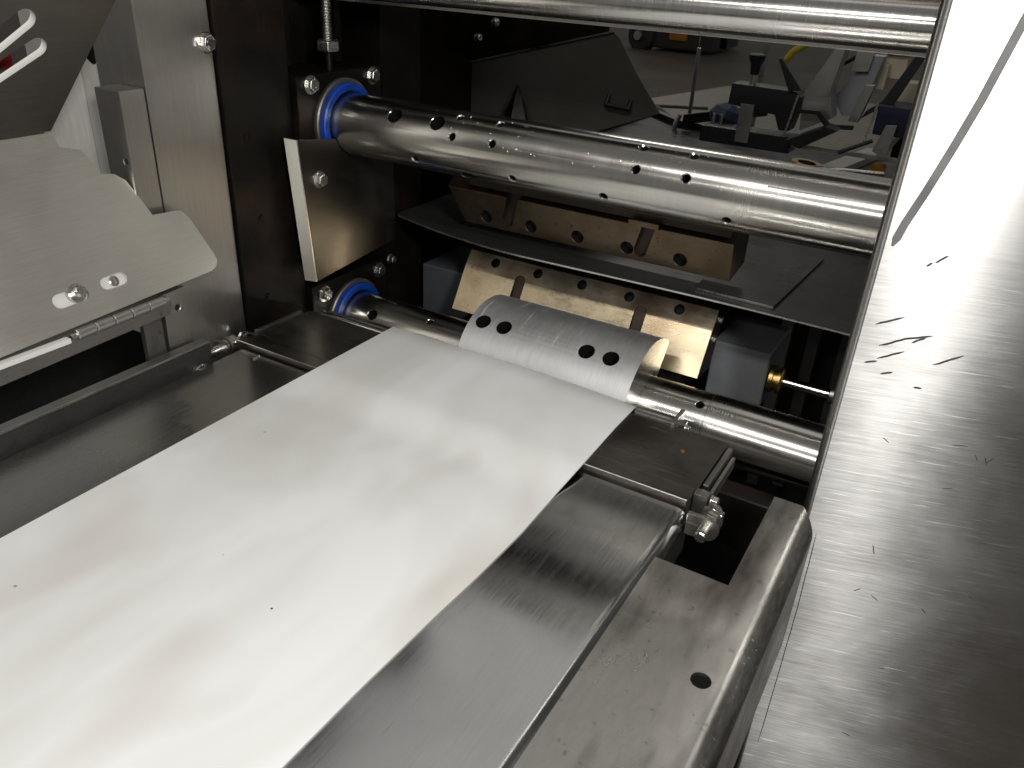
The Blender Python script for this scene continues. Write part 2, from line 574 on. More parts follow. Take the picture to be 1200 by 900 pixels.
# ------------------------------------------------------------------ the place: floor and machine bed
o = obj('floor', box_bm((-40, -6, -0.95), (40, 60, -0.90)), 'floor', org=(0, 0, -0.9))
structure(o, 'worn brownish concrete factory floor far behind the machine')

t = thing('machine_bed', 'dark machine bed below the rollers and the infeed table', 'machine bed', (-0.4, 0.6, -0.40))
obj('bed_plate', box_bm((-1.2, -0.6, -0.42), (-0.065, 1.35, -0.40)), 'dark', t)
obj('rear_wall', box_bm((-1.2, 1.35, -0.60), (0.35, 1.37, 0.02)), 'dark', t)
obj('side_wall', box_bm((-1.22, -0.6, -0.42), (-1.2, 1.35, 0.02)), 'dark', t)

# ------------------------------------------------------------------ left machine frame
t = thing('machine_chassis', 'black mill-scale side frame at left, dark column and openings round the roller bearings', 'machine frame', (-0.80, 0.85, -0.40))
obj('side_plate', box_bm((-0.90, 0.60, -0.40), (-0.842, 1.30, 0.90), 0.001), 'mill', t)
obj('front_column', box_bm((-0.842, 0.661, -0.40), (-0.762, 0.7655, 0.90), 0.001), 'mill', t)
obj('rear_column', box_bm((-0.842, 0.932, -0.40), (-0.752, 1.022, 0.90), 0.0012), 'mill', t)
obj('guide_strip', box_bm((-0.842, 0.800, 0.302), (-0.800, 0.812, 0.90), 0.001), 'mill', t)
obj('guide_strip', box_bm((-0.842, 0.885, 0.302), (-0.790, 0.897, 0.90), 0.001), 'mill', t)
bolt0 = obj('bolt', hexhead_bm((-0.762, 0.700, 0.135), (1, 0, 0), 0.0045, 0.002), 'mill', t, org=(-0.762, 0.700, 0.135))
place(bolt0, 'bolt', t, (-0.762, 0.698, 0.030))
place(bolt0, 'bolt', t, (-0.762, 0.690, 0.235))

tag(obj('crosshead_beam', box_bm((-0.842, 0.874, 0.402), (-0.046, 0.935, 0.500), 0.003), 'bridge', org=(-0.4, 0.90, 0.402)),
    'dark crosshead beam behind the polished top bar, over the rollers', 'beam')

# two bearing housings with their blue seals
def housing(zc, ztop, zbot, label):
    t = thing('bearing_housing', label, 'bearing housing', (-0.752, 0.85, zc), 'roller bearing housings on the left side frame')
    bd = obj('housing_block', box_bm((-0.840, 0.767, zbot), (-0.752, 0.930, ztop), 0.0015), 'mill', t)
    cut(bd, rod_bm((-0.78, 0.85, zc), (-0.70, 0.85, zc), 0.056, 64))
    obj('collar_ring', ring_bm((-0.782, 0.85, zc), (1, 0, 0), [(0, 0.0515), (0, 0.0565), (0.0345, 0.0565), (0.036, 0.055), (0.036, 0.0515)]), 'rough', t)
    obj('seal_ring', ring_bm((-0.780, 0.85, zc), (1, 0, 0), [(0, 0.0400), (0, 0.0513), (0.0395, 0.0510), (0.041, 0.0495), (0.041, 0.0425), (0.038, 0.0400)]), 'blue', t)
    b = obj('bolt', hexhead_bm((-0.752, 0.791, zc + 0.0535), (1, 0, 0), 0.0092, 0.009, False), 'bolt', t, org=(-0.752, 0.791, zc + 0.0535))
    for yy, zz in ((0.911, 0.0535), (0.791, -0.062), (0.911, -0.062)):
        place(b, 'bolt', t, (-0.752, yy, zc + zz))
    return t
housing(0.2326, 0.297, 0.160, 'upper bearing housing with bright blue seal ring, two hex bolts along its top edge')
housing(-0.047, 0.022, -0.120, 'lower bearing housing with dark blue seal ring, below the bent cover plate')

# adjusting stud above the upper housing
t = thing('adjusting_stud', 'vertical threaded stud with hex nut above the upper bearing housing', 'threaded stud', (-0.765, 0.842, 0.297))
obj('threaded_rod', thread_bm((-0.765, 0.842, 0.322), (-0.765, 0.842, 0.62), 0.0065, 0.0035), 'bolt', t)
obj('nut', nut_bm((-0.765, 0.842, 0.320), (0, 0, 1), 0.0155, 0.014), 'bolt', t)
obj('foot', rod_bm((-0.765, 0.842, 0.2975), (-0.765, 0.842, 0.320), 0.0045, 20), 'mill', t)

# bent cover plate
t = thing('cover_plate', 'bent grey cover plate with one bolt and bright flange, between the two blue seals', 'cover plate', (-0.742, 0.76, 0.035))
zs = [(0.744, 0.2284), (0.930, 0.2027), (0.932, 0.0544), (0.7607, 0.0385)]
pl = obj('face_plate', prism_bm([(-0.736, y, z) for y, z in zs], (0.0025, 0, 0), 0.0006), 'flap', t)
cut(pl, rod_bm((-0.80, 0.85, 0.2326), (-0.70, 0.85, 0.2326), 0.0402, 64))
obj('flange', prism_bm([(-0.7335, 0.7435, 0.2284), (-0.746, 0.7350, 0.231), (-0.746, 0.7520, 0.0405), (-0.7335, 0.7605, 0.0385)], (0, -0.0025, 0), 0.0006), 'guard', t)  # brighter steel than the face plate, paints light onto the bent lip
obj('bolt', hexhead_bm((-0.7335, 0.776, 0.174), (1, 0, 0), 0.0088, 0.009, False), 'bolt', t)
obj('bolt', hexhead_bm((-0.7335, 0.916, 0.027), (1, 0, 0), 0.006, 0.010), 'bolt', t)

# satin steel post
t = thing('frame_post', 'tall satin stainless post with one hex bolt, left of the black side frame', 'post', (-0.80, 0.61, -0.35))
obj('post_body', box_bm((-0.841, 0.566, -0.35), (-0.767, 0.6585, 0.85), 0.0012), 'post', t)
obj('bolt', hexhead_bm((-0.767, 0.650, 0.342), (1, 0, 0), 0.0092, 0.009), 'bolt', t)

t = thing('square_tube', 'square stainless tube with flat top and small hole beside the tall post', 'tube', (-0.822, 0.573, -0.1))
tb = obj('tube_body', box_bm((-0.806, 0.535, -0.1), (-0.767, 0.5645, 0.3035), 0.0012), 'post', t)
cut(tb, join_bm(hole_bm((-0.776, 0.535, 0.232), (0, -1, 0), 0.0032, 0.02, 0.0008)))

t = thing('wall_bracket', 'pale steel bracket plate with round black hole behind the dark flap', 'bracket', (-0.87, 0.60, 0.1))
wb = obj('bracket_plate', box_bm((-0.874, 0.569, 0.0), (-0.8425, 0.572, 0.50), 0.0004), 'pale', t)
cut(wb, rod_bm((-0.853, 0.54, 0.3320), (-0.853, 0.60, 0.3320), 0.0150, 40))
obj('backing_plate', box_bm((-0.93, 0.583, 0.0), (-0.8425, 0.587, 0.50)), 'dark', t)
obj('return_plate', prism_bm([(-0.875, 0.569, 0.0), (-0.875, 0.572, 0.0), (-0.935, 0.552, 0.0), (-0.935, 0.549, 0.0)], (0, 0, 0.46), 0.0003), 'pale', t)

# ------------------------------------------------------------------ left guard: stainless sheet on a hinge, with bent-over flap
TL = 0.5           # run of the leaning sheet per unit height
def G(y, z, off=0.0):
    n = Vector((0.894, 0, 0.447))
    return Vector((-0.72 - TL * (z - 0.103), y, z)) + n * off
gp = [(0.20, 0.268), (0.478, 0.267), (0.479, 0.254), (0.499, 0.248), (0.503, 0.238), (0.508, 0.224), (0.522, 0.2215), (0.531, 0.214), (0.536, 0.200),
      (0.543, 0.177), (0.572, 0.1755), (0.579, 0.174), (0.585, 0.165), (0.595, 0.125), (0.5955, 0.118), (0.591, 0.112), (0.583, 0.109), (0.20, 0.0955)]
t = thing('hinged_guard', 'satin stainless hinged guard sheet with stepped edge and two slots, leaning back at left', 'guard', (-0.72, 0.45, 0.08))
gs = obj('guard_sheet', prism_bm([G(y, z) for y, z in gp], Vector((-0.894, 0, -0.447)) * 0.003, 0.0007), 'guard', t)
gn = Vector((0.894, 0, 0.447)); gu = Vector((0.0, 0.995, 0.02))
cut(gs, join_bm(obround_bm(G(0.420, 0.1280), gu, gn, 0.0115, 0.0072, 0.01), obround_bm(G(0.4685, 0.1300), gu, gn, 0.0085, 0.0065, 0.01)))
c0 = G(0.427, 0.130)
obj('bolt', join_bm(lathe_bm([(-0.004, 0.009), (0.0015, 0.009)], c0, gn, 28), lathe_bm([(0.001, 0.0062), (0.009, 0.0062), (0.011, 0.0045), (0.011, 0)], c0, gn, 24)), 'bolt', t)
c1 = G(0.471, 0.130)
obj('stud', lathe_bm([(-0.016, 0.0055), (-0.004, 0.0055), (-0.0032, 0.0042), (-0.0032, 0)], c1, gn, 24), 'bolt', t)
obj('backing_strip', prism_bm([G(y, z, -0.0045) for y, z in ((0.39, 0.116), (0.50, 0.120), (0.50, 0.142), (0.39, 0.140))], Vector((-0.894, 0, -0.447)) * 0.006, 0.0004), 'white', t)
# hinge knuckles along the lower edge
kn = None
for i in range(5):
    y0 = 0.408 + i * 0.0205
    p = Vector((-0.7165, y0, 0.0965 + (y0 - 0.408) * 0.02))
    if kn is None:
        kn = obj('hinge_knuckle', lathe_bm([(0, 0.0046), (0.0006, 0.0052), (0.0189, 0.0052), (0.0195, 0.0046)], p, (0, 1, 0.02), 24), 'rail', t, org=p)
    else:
        place(kn, 'hinge_knuckle', t, p)
obj('hinge_pin', rod_bm((-0.7165, 0.402, 0.0963), (-0.7165, 0.515, 0.0987), 0.0026, 16), 'bolt', t)
obj('white_strip', box_bm((-0.7215, 0.20, 0.0915), (-0.7135, 0.400, 0.0965), 0.0005), 'white', t)

def F(y, z, off=0.0):
    n = Vector((0.894, 0, -0.447))
    return Vector((-0.8025 + 0.49 * (z - 0.267), y, z)) + n * off
t = thing('upper_flap', 'dark bent-over guard flap with two slots in the top left corner', 'flap', (-0.80, 0.45, 0.268))
fn = Vector((0.898, 0, -0.440)); 
fl = obj('flap_sheet', prism_bm([F(y, z) for y, z in ((0.20, 0.269), (0.478, 0.268), (0.560, 0.450), (0.20, 0.450))], -fn * 0.0075, 0.0006), 'flap', t)
sd = F(0.8, 0.6) - F(0, 0)
sd2 = F(0.86, 0.50) - F(0, 0)
cut(fl, join_bm(obround_bm(F(0.407, 0.3455), sd, fn, 0.050, 0.0098, 0.02), obround_bm(F(0.416, 0.3255), sd2, fn, 0.050, 0.0092, 0.02)), 'white')  # white on the slot walls paints in their lit cut edges
tag(obj('red_cable', rod_bm((-0.830, 0.15, 0.302), (-0.830, 0.468, 0.334), 0.010, 20, 0.002), 'red', org=(-0.830, 0.468, 0.334)), 'red plug end seen through the lower slot of the dark flap', 'plug')

# bar under the hinge, its leg, and the dark slot below
t = thing('hinge_bar', 'dark steel bar with rounded end carrying the guard hinge, on a flat leg', 'bar', (-0.73, 0.45, 0.0))
pts = [(0.15, 0.093), (0.512, 0.100), (0.519, 0.098), (0.523, 0.092), (0.523, 0.084), (0.519, 0.078), (0.15, 0.066)]
obj('bar_body', prism_bm([(-0.722, y, z) for y, z in pts], (-0.012, 0, 0), 0.0008), 'rough', t)
lg = obj('leg', prism_bm([(-0.757, 0.534, -0.06), (-0.757, 0.565, -0.06), (-0.757, 0.5685, 0.087), (-0.757, 0.5375, 0.085)], (-0.006, 0, 0), 0.0008), 'post', t)
cut(lg, hole_bm((-0.757, 0.5555, 0.0645), (1, 0, 0), 0.0035, 0.02, 0.001))
obj('leg_edge', box_bm((-0.764, 0.508, -0.06), (-0.7575, 0.532, 0.083), 0.0005), 'rough', t)

# rail beside the infeed table
t = thing('side_rail', 'long milled steel rail with rough dark front, between guard and infeed table', 'rail', (-0.75, 0.3, -0.03))
obj('rail_body', box_bm((-0.753, 0.0, -0.028), (-0.739, 0.578, 0.0185), 0.001), ['rail'], t)
obj('rough_face', box_bm((-0.739, 0.0, -0.028), (-0.7372, 0.577, 0.0150), 0.0004), 'rough_black', t)
tag(obj('idler_roller', lathe_bm([(0, 0.0095), (0.0006, 0.0110), (0.006, 0.0110), (0.0066, 0.010), (0.0066, 0)], (-0.7371, 0.556, -0.0125), (1, 0, 0), 48), 'bolt', org=(-0.737, 0.56, -0.006)),
    'small bright idler roller end between rail and table plate', 'roller')

# ------------------------------------------------------------------ infeed table
t = thing('infeed_table', 'brushed stainless infeed table plate with rolled right edge under the white sheet', 'table', (-0.44, 0.3, -0.03))
path = [(-0.729, 0, -0.005)]
path += [(-0.70, 0, -0.005)] + [(-0.161, 0, -0.005)]
for k in range(1, 9):
    a = math.pi / 2 * (1 - k / 8.0)
    path.append((-0.161 + 0.014 * math.cos(a), 0, -0.019 + 0.014 * math.sin(a)))
path.append((-0.147, 0, -0.05))
def table_half(x0, x1, name, mat):
    pp = [p for p in path if x0 - 1e-6 <= p[0] <= x1 + 1e-6]
    if pp[0][0] > x0 + 1e-6:
        pp = [(x0, 0, -0.005)] + pp
    if pp[-1][0] < x1 - 1e-6 and x1 < -0.2:
        pp = pp + [(x1, 0, -0.005)]
    b = strip_bm([(p[0], -0.25, p[2]) for p in pp], 0.003, (0, 1, 0), 0.866)
    return obj(name, b, mat, t, ang=50)
table_half(-0.729, -0.44, 'left_plate', 'plate_l')
table_half(-0.4395, -0.1, 'right_plate', 'plate_r')

# bridge block across the table end
t = thing('bridge_block', 'black steel cross block at the table end just before the lower roller', 'block', (-0.44, 0.69, -0.03))
obj('block_body', box_bm((-0.735, 0.642, -0.030), (-0.1500, 0.742, 0.0025), 0.0012), 'bridge', t)
fb = obj('front_bar', box_bm((-0.742, 0.620, -0.028), (-0.1520, 0.6415, 0.003), 0.0006, 1), ['bridge', 'rail'], t)
for f in fb.data.polygons:
    if f.normal.z > 0.3 and f.normal.y < -0.3:
        f.material_index = 1
obj('screw', lathe_bm([(0, 0.0028), (0.0006, 0.0028), (0.0008, 0.0012), (0.0003, 0)], (-0.186, 0.70, 0.0025), (0, 0, 1), 16), 'brass', t)
obj('wire_slug', box_bm((-0.700, 0.606, -0.0048), (-0.697, 0.615, -0.0030), 0.0004), 'bolt', t)

# ------------------------------------------------------------------ white sheet
def make_sheet():
    b = bmesh.new()
    nx, ny = 24, 90
    y0, y1 = -0.12, 0.769
    ex = [(-0.12, -0.270), (0.22, -0.268), (0.29, -0.267), (0.377, -0.2635), (0.43, -0.2605), (0.5, -0.2585), (0.56, -0.260), (0.63, -0.2615), (0.70, -0.263), (0.769, -0.2625)]
    def xr(y):
        for (a, xa), (c, xc) in zip(ex, ex[1:]):
            if y <= c:
                return xa + (xc - xa) * (y - a) / (c - a)
        return ex[-1][1]
    T = 0.0014
    def zz(u, y):
        z = 0.0035
        if y < 0.625:
            s = min(1.0, (0.625 - y) / 0.07)
            z -= 0.00835 * s * s * (3 - 2 * s)
        edge = abs(u - 0.5) * 2
        z += 0.0006 * (1 + math.sin(y * 13 + u * 4)) * (1 - edge ** 2)
        if y > 0.735:
            z -= 5.0 * (y - 0.735) ** 2 * (0.7 + 0.9 * u ** 3)
        return z
    top, bot = [], []
    for j in range(ny + 1):
        y = y0 + (y1 - y0) * (j / ny)
        ra, rb = [], []
        for i in range(nx + 1):
            u = i / nx
            z = zz(u, y)
            k = (0.45 - z) / 0.45
            x = (-0.6125 + (xr(y) + 0.6125) * u) * k
            ra.append(b.verts.new((x, y, z + T)))
            rb.append(b.verts.new((x, y, z)))
        top.append(ra); bot.append(rb)
    for j in range(ny):
        for i in range(nx):
            b.faces.new((top[j][i], top[j][i + 1], top[j + 1][i + 1], top[j + 1][i]))
            b.faces.new((bot[j][i], bot[j + 1][i], bot[j + 1][i + 1], bot[j][i + 1]))
    for j in range(ny):
        b.faces.new((top[j][0], top[j + 1][0], bot[j + 1][0], bot[j][0]))
        b.faces.new((top[j][nx], bot[j][nx], bot[j + 1][nx], top[j + 1][nx]))
    for i in range(nx):
        b.faces.new((top[0][i], bot[0][i], bot[0][i + 1], top[0][i + 1]))
        b.faces.new((top[ny][i], top[ny][i + 1], bot[ny][i + 1], bot[ny][i]))
    return b
t = thing('white_sheet', 'long white plastic sheet lying on the infeed table and curling down at the roller', 'sheet', (-0.44, 0.3, -0.008))
obj('sheet_body', make_sheet(), 'sheet', t)
obj('black_fleck', lathe_bm([(0, 0.0017), (0.0004, 0.0014), (0.0005, 0)], (-0.374, 0.3135, -0.0031), (0, 0, 1), 10), 'black', t)

# ------------------------------------------------------------------ right tray with rolled flange
t = thing('side_tray', 'dull stainless side tray with round hole, notch and rolled outer flange, right of the table', 'tray', (-0.1, 0.4, -0.05))
pp = [(-0.1515, -0.25, -0.0085), (-0.059, -0.25, -0.0085)]
for k in range(1, 11):
    a = math.pi / 2 * (1 - k / 10.0)
    pp.append((-0.059 + 0.017 * math.cos(a), -0.25, -0.0255 + 0.017 * math.sin(a)))
pp.append((-0.042, -0.25, -0.16))
tr = obj('tray_sheet', strip_bm(pp, 0.003, (0, 1, 0), 0.941), 'tray', t, ang=50)
cut(tr, rod_bm((-0.0729, 0.433, -0.1), (-0.0729, 0.433, 0.05), 0.0076, 40))
cut(tr, join_bm(box_bm((-0.20, 0.542, -0.2), (-0.0865, 0.80, 0.05)),
                prism_bm([(-0.061, 0.694, -0.5), (-0.020, 0.694, -0.5), (-0.020, 0.636, -0.5)], (0, 0, 0.6))))

# ------------------------------------------------------------------ linkage at the right (and its mirror at the left) end of the bridge block
def linkage(mx, label):
    X = (lambda x: x) if mx == 0 else (lambda x: -0.884 - x)
    t = thing('adjusting_linkage', label, 'linkage', (X(-0.135), 0.62, -0.02), 'adjusting linkages at the ends of the black cross block')
    sg = 1 if mx == 0 else -1
    ear = []
    for k in range(13):
        a = -math.pi / 2 + math.pi * k / 12
        ear.append((X(-0.1275 + 0.0125 * math.cos(a)), 0.602, -0.0085 + 0.0120 * math.sin(a)))
    ear += [(X(-0.1455), 0.602, 0.0030), (X(-0.1455), 0.602, -0.0205)]
    obj('ear_plate', prism_bm(ear, (0, 0.005, 0), 0.0006), 'rail', t)
    obj('pin', lathe_bm([(0, 0.0045), (0.001, 0.0055), (0.050, 0.0055)], (X(-0.1275), 0.588, -0.0085), (0, 1, 0), 28), 'bolt', t)
    obj('nut', nut_bm((X(-0.1275), 0.6075, -0.0085), (0, 1, 0), 0.0098, 0.008), 'bolt', t)
    obj('spring_washer', ring_bm((X(-0.1275), 0.6165, -0.0085), (0, 1, 0), [(0, 0.006), (0, 0.0112), (0.004, 0.0112), (0.004, 0.006)], 40), 'rail', t)
    obj('nut', nut_bm((X(-0.1275), 0.6215, -0.0085), (0, 1, 0), 0.0112, 0.009, 0.5), 'bolt', t)
    obj('clamp_arm', prism_bm([(X(-0.1475), 0.650, 0.006), (X(-0.1475), 0.730, 0.005), (X(-0.1475), 0.730, -0.004), (X(-0.1475), 0.650, -0.010)], (sg * 0.0055, 0, 0), 0.0008), 'rail', t)
    obj('side_bar', prism_bm([(X(-0.1400), 0.640, 0.000), (X(-0.1400), 0.722, 0.0005), (X(-0.1400), 0.722, -0.012), (X(-0.1400), 0.640, -0.014)], (sg * 0.004, 0, 0), 0.0008), 'rail', t)
    obj('clevis', box_bm((min(X(-0.151), X(-0.137)), 0.634, -0.020), (max(X(-0.151), X(-0.137)), 0.646, 0.003), 0.0008), 'rail', t)
    obj('grip_bolt', hexhead_bm((X(-0.1345), 0.640, -0.003), (sg, 0, 0), 0.006, 0.007), 'bolt', t)
    return t
linkage(0, 'hinged linkage of pin, nuts and clamp arm at the right end of the black block')
linkage(1, 'half hidden hinged linkage at the left end of the black block beside the side rail')

# ------------------------------------------------------------------ thin rod and dark beam below the lower roller
t = thing('guide_rod', 'thin polished guide rod with end clip in the gap before the lower roller', 'rod', (-0.46, 0.765, -0.01))
obj('rod', rod_bm((-0.728, 0.760, -0.0085), (-0.214, 0.760, -0.0085), 0.0055, 20, 0.0006), 'bar', t)
obj('flat_strip', box_bm((-0.258, 0.7435, -0.008), (-0.216, 0.7505, 0.0040), 0.0008), 'bolt', t)
obj('second_rod', rod_bm((-0.728, 0.7725, -0.011), (-0.212, 0.7725, -0.011), 0.0042, 20, 0.0006), 'rail', t)
obj('end_clip', join_bm(box_bm((-0.2158, 0.7425, -0.014), (-0.211, 0.778, 0.0055), 0.0008), box_bm((-0.211, 0.752, -0.012), (-0.202, 0.763, 0.001), 0.001)), 'bolt', t)
obj('clip_screw', hexhead_bm((-0.202, 0.7575, -0.0055), (1, 0, 0), 0.004, 0.005), 'bolt', t)
tag(obj('cross_beam', box_bm((-0.84, 0.770, -0.150), (-0.045, 0.800, -0.078), 0.004, 3), 'mill', org=(-0.4, 0.785, -0.15)),
    'dark cross beam under the lower roller at the right', 'beam')

# ------------------------------------------------------------------ rollers
YC, ZU, ZL, RR = 0.85, 0.2326, -0.047, 0.039
def rad(ang):
    return Vector((0, math.cos(R_(ang)), math.sin(R_(ang))))
def roller_bm(x0, x1, zc, r, n=160):
    return lathe_bm([(0, r - 0.002), (0.002, r), (x1 - x0, r)], (x0, YC, zc), (1, 0, 0), n)

t = thing('upper_roller', 'thick steel upper roller drilled with many small holes, run into the upper blue seal', 'roller', (-0.4, YC, ZU))
ro = obj('roller_body', roller_bm(-0.778, -0.040, ZU, RR), 'roller', t)
cs = []
bs = []
def h(x, ang, r, ch=0.0013, depth=0.022):
    p = Vector((x, YC, ZU)) + rad(ang) * RR
    n = 24 if r < 0.005 else 36
    cs.append(chamfer_bm(p, rad(ang), r, ch, n))
    bs.append(bore_bm(p, rad(ang), r, depth, n))
for x in (-0.554, -0.498, -0.318, -0.262):
    h(x, 117, 0.0044); h(x, 157, 0.0044)
for x in (-0.644, -0.580):
    h(x, 137, 0.0098, 0.0005, 0.032)
for x, a in ((-0.715, -113), (-0.538, -124)):
    h(x, a, 0.0098, 0.0005, 0.032)
for x in (-0.610, -0.470, -0.353, -0.213):
    h(x, -147, 0.0044)
rd = random.Random(11)
dings = []
for i in range(46):
    x = rd.choice([rd.uniform(-0.56, -0.44), rd.uniform(-0.34, -0.22), rd.uniform(-0.60, -0.15)])
    a = rd.uniform(108, 165)
    p = Vector((x, YC, ZU)) + rad(a) * (RR + 0.0009)
    dings.append(lathe_bm([(-0.0016, 0), (-0.0013, 0.0008), (0, 0.0016 + rd.uniform(0, 0.0008)), (0.002, 0.002), (0.002, 0)], p, rad(a) + Vector((rd.uniform(-.5, .5), 0, 0)), 10))
cut(ro, join_bm(*cs, *dings))
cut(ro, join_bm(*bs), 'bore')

t = thing('lower_roller', 'steel lower roller with few holes, half behind the white sheet', 'roller', (-0.4, YC, ZL))
ro = obj('roller_body', roller_bm(-0.778, -0.040, ZL, RR), 'roller', t)
cs = []
bs = []
for x, a, r in ((-0.692, 138, 0.0078), (-0.600, 115, 0.0044), (-0.210, 118, 0.0048)):
    p = Vector((x, YC, ZL)) + rad(a) * RR
    cs.append(chamfer_bm(p, rad(a), r, 0.0012)); bs.append(bore_bm(p, rad(a), r, 0.022))
cut(ro, join_bm(*cs))
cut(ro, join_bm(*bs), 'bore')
obj('sleeve', ring_bm((-0.200, YC, ZL), (1, 0, 0), [(0, 0.0388), (0, 0.0393), (0.0006, 0.0397), (0.160, 0.0397), (0.160, 0.0388)], 128), 'roller', t)

# curved aluminium saddle on the lower roller
t = thing('roller_saddle', 'curved grey aluminium saddle with four round holes on the lower roller', 'saddle', (-0.4, 0.80, 0.0))
RS = 0.087
prof = []
for k in range(29):
    a = R_(50 + (172 - 50) * k / 28)
    prof.append((0, YC + RS * math.cos(a), ZL + RS * math.sin(a)))
for k in range(15):
    a = R_(172 - (172 - 50) * k / 14)
    prof.append((0, YC + 0.0396 * math.cos(a), ZL + 0.0396 * math.sin(a)))
sb = obj('saddle_body', prism_bm([(-0.5145, y, z) for _, y, z in prof], (0.2335, 0, 0)), 'alu', t, ang=30)
sb.data.materials.append(M['rail'])
for f in sb.data.polygons:
    if abs(f.normal.x) > 0.9:
        f.material_index = 1
cs = []
for x in (-0.4955, -0.4645, -0.3490, -0.3170):
    p = Vector((x, YC, ZL)) + rad(121.5) * RS
    cs.append(bore_bm(p, rad(121.5), 0.0102, 0.034, 36))
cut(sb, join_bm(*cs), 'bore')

# ------------------------------------------------------------------ upper and lower dies
def die(name, label, x0, x1, prof_front, prof_back, band_i, holes, hole_n, slots, loc, slot_n, slot_dir, slot_r, slot_half, slot_depth, hole_r=0.0068, face_mat='die', band_mat='die_band', shear=0.0):
    t = thing(name, label, 'die', loc, 'die blocks between the two rollers')
    pts = prof_front + prof_back
    bd = obj('die_body', prism_bm([(x0, y, z) for y, z in pts], (x1 - x0, 0, 0), 0.0006, 1), [face_mat, band_mat, 'rust', 'mill'], t)
    if shear:
        for v in bd.data.vertices:
            if v.co.x + t.location.x < x0 + 0.01:
                v.co.x += shear * (0.155 - (v.co.z + t.location.z)) / 0.048
    cs = []
    for p in holes:
        cs.append(hole_bm(p, hole_n, hole_r, 0.014, 0.0006, 24))
    cut(bd, join_bm(*cs), 'bore')
    sl = []
    for p in slots:
        sl.append(obround_bm(p, slot_dir, slot_n, slot_half, slot_r, slot_depth))
    cut(bd, join_bm(*sl), 'rust')
    return t, bd
LF = [(0.925, -0.030), (0.958, 0.0255), (0.9755, 0.0485)]
LB = [(0.985, 0.054), (0.998, 0.050), (1.004, 0.030), (0.975, -0.035)]
ln = Vector((0, -0.858, 0.513))
t, bd = die('lower_die', 'pale gold lower die block with bright face and five holes, behind the saddle', -0.626, -0.243, LF, LB, 1,
            [(x, 0.9685, 0.0395) for x in (-0.5785, -0.5075, -0.4370, -0.3655, -0.2940)], Vector((0, -0.80, 0.60)),
            [(x, 0.9345, -0.0130) for x in (-0.5305, -0.3435)], (-0.43, 0.95, 0.0), Vector((0, -0.80, 0.36)), Vector((0, 0.36, 0.80)), 0.0085, 0.045, 0.010)
for f in bd.data.polygons:
    n, c = f.normal, f.center + Vector(t.location)
    if f.material_index != 0:
        continue
    if n.y < -0.4 and c.z > 0.0262 and n.z > 0.45 and abs(n.y / n.z + 1.33) < 0.25:
        f.material_index = 1
    elif abs(n.x) > 0.9 and c.x > -0.3:
        f.material_index = 3
    elif c.y > 0.985:
        f.material_index = 2
bx = []
for yy, zz in ((0.966, 0.012), (0.982, 0.034)):
    bx.append(hexhead_bm((-0.243, yy, zz), (1, 0, 0), 0.005, 0.005))
for b in bx:
    obj('end_bolt', b, 'bolt', t)
obj('carrier', box_bm((-0.60, 0.905, -0.075), (-0.27, 0.975, -0.034), 0.002), 'mill', t)

UF = [(0.929, 0.1065), (0.9195, 0.1550)]
UB = [(0.950, 0.170), (0.985, 0.165), (0.985, 0.115)]
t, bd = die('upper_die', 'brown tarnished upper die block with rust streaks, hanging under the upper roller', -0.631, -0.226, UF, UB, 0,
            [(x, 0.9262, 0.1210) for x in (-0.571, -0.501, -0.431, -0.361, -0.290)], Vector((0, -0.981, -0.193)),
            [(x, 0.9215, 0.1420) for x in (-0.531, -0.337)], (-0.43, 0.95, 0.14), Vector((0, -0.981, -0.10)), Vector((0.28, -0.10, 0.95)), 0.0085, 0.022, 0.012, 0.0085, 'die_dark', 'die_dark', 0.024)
for f in bd.data.polygons:
    n, c = f.normal, f.center + Vector(t.location)
    if f.material_index == 0 and (abs(n.x) > 0.9 and c.x > -0.3 or n.z > 0.6):
        f.material_index = 2
obj('carrier', box_bm((-0.600, 0.925, 0.160), (-0.232, 0.985, 0.215), 0.002), 'rust', t)
obj('stop_lug', box_bm((-0.3585, 0.9135, 0.1555), (-0.3185, 0.9200, 0.1625), 0.0008), 'die_dark', t)

# ------------------------------------------------------------------ black plates between the dies
def wavy_plate():
    b = bmesh.new()
    pts = []
    n = 40
    x0, x1 = -0.735, -0.045
    for k in range(n + 1):
        x = x0 + (x1 - x0) * k / n
        s = max(0.0, (-0.50 - x) / 0.20)
        pts.append((x, 0.897 + 0.030 * s ** 1.7 - 0.004 * math.sin(k * 0.16), 0.0885))
    back = [(x1, 1.45, 0.0885), (x0, 1.45, 0.0885)]
    return prism_bm(pts + back, (0, 0, 0.0028), 0.0)
t = thing('transfer_plate', 'thin black plate with bright worn front edge passing between the two dies', 'plate', (-0.4, 1.1, 0.0885))
obj('plate_sheet', wavy_plate(), 'blackplate', t)
ep = []
for k in range(41):
    x = -0.735 + 0.69 * k / 40
    q = max(0.0, (-0.50 - x) / 0.20)
    ep.append((x, 0.8968 + 0.030 * q ** 1.7 - 0.004 * math.sin(k * 0.16), 0.0886))
obj('worn_edge', prism_bm(ep + [(x, y - 0.0009, z) for x, y, z in ep[::-1]], (0, 0, 0.0022)), 'bolt', t)
obj('edge_lip', prism_bm([(-0.262, 0.9165, 0.0918), (-0.1665, 0.9125, 0.0918), (-0.1665, 0.9135, 0.0918), (-0.262, 0.9178, 0.0918)], (0, 0, 0.0028)), 'bolt', t)
tag(obj('overlay_plate', prism_bm([(-0.262, 0.918, 0.0918), (-0.1665, 0.914, 0.0918), (-0.154, 1.13, 0.0918), (-0.285, 1.13, 0.0918)], (0, 0, 0.003), 0.0006), 'blackplate', org=(-0.22, 1.0, 0.092)),
    'small black overlay plate lying on the black transfer plate near the stainless cover', 'plate')

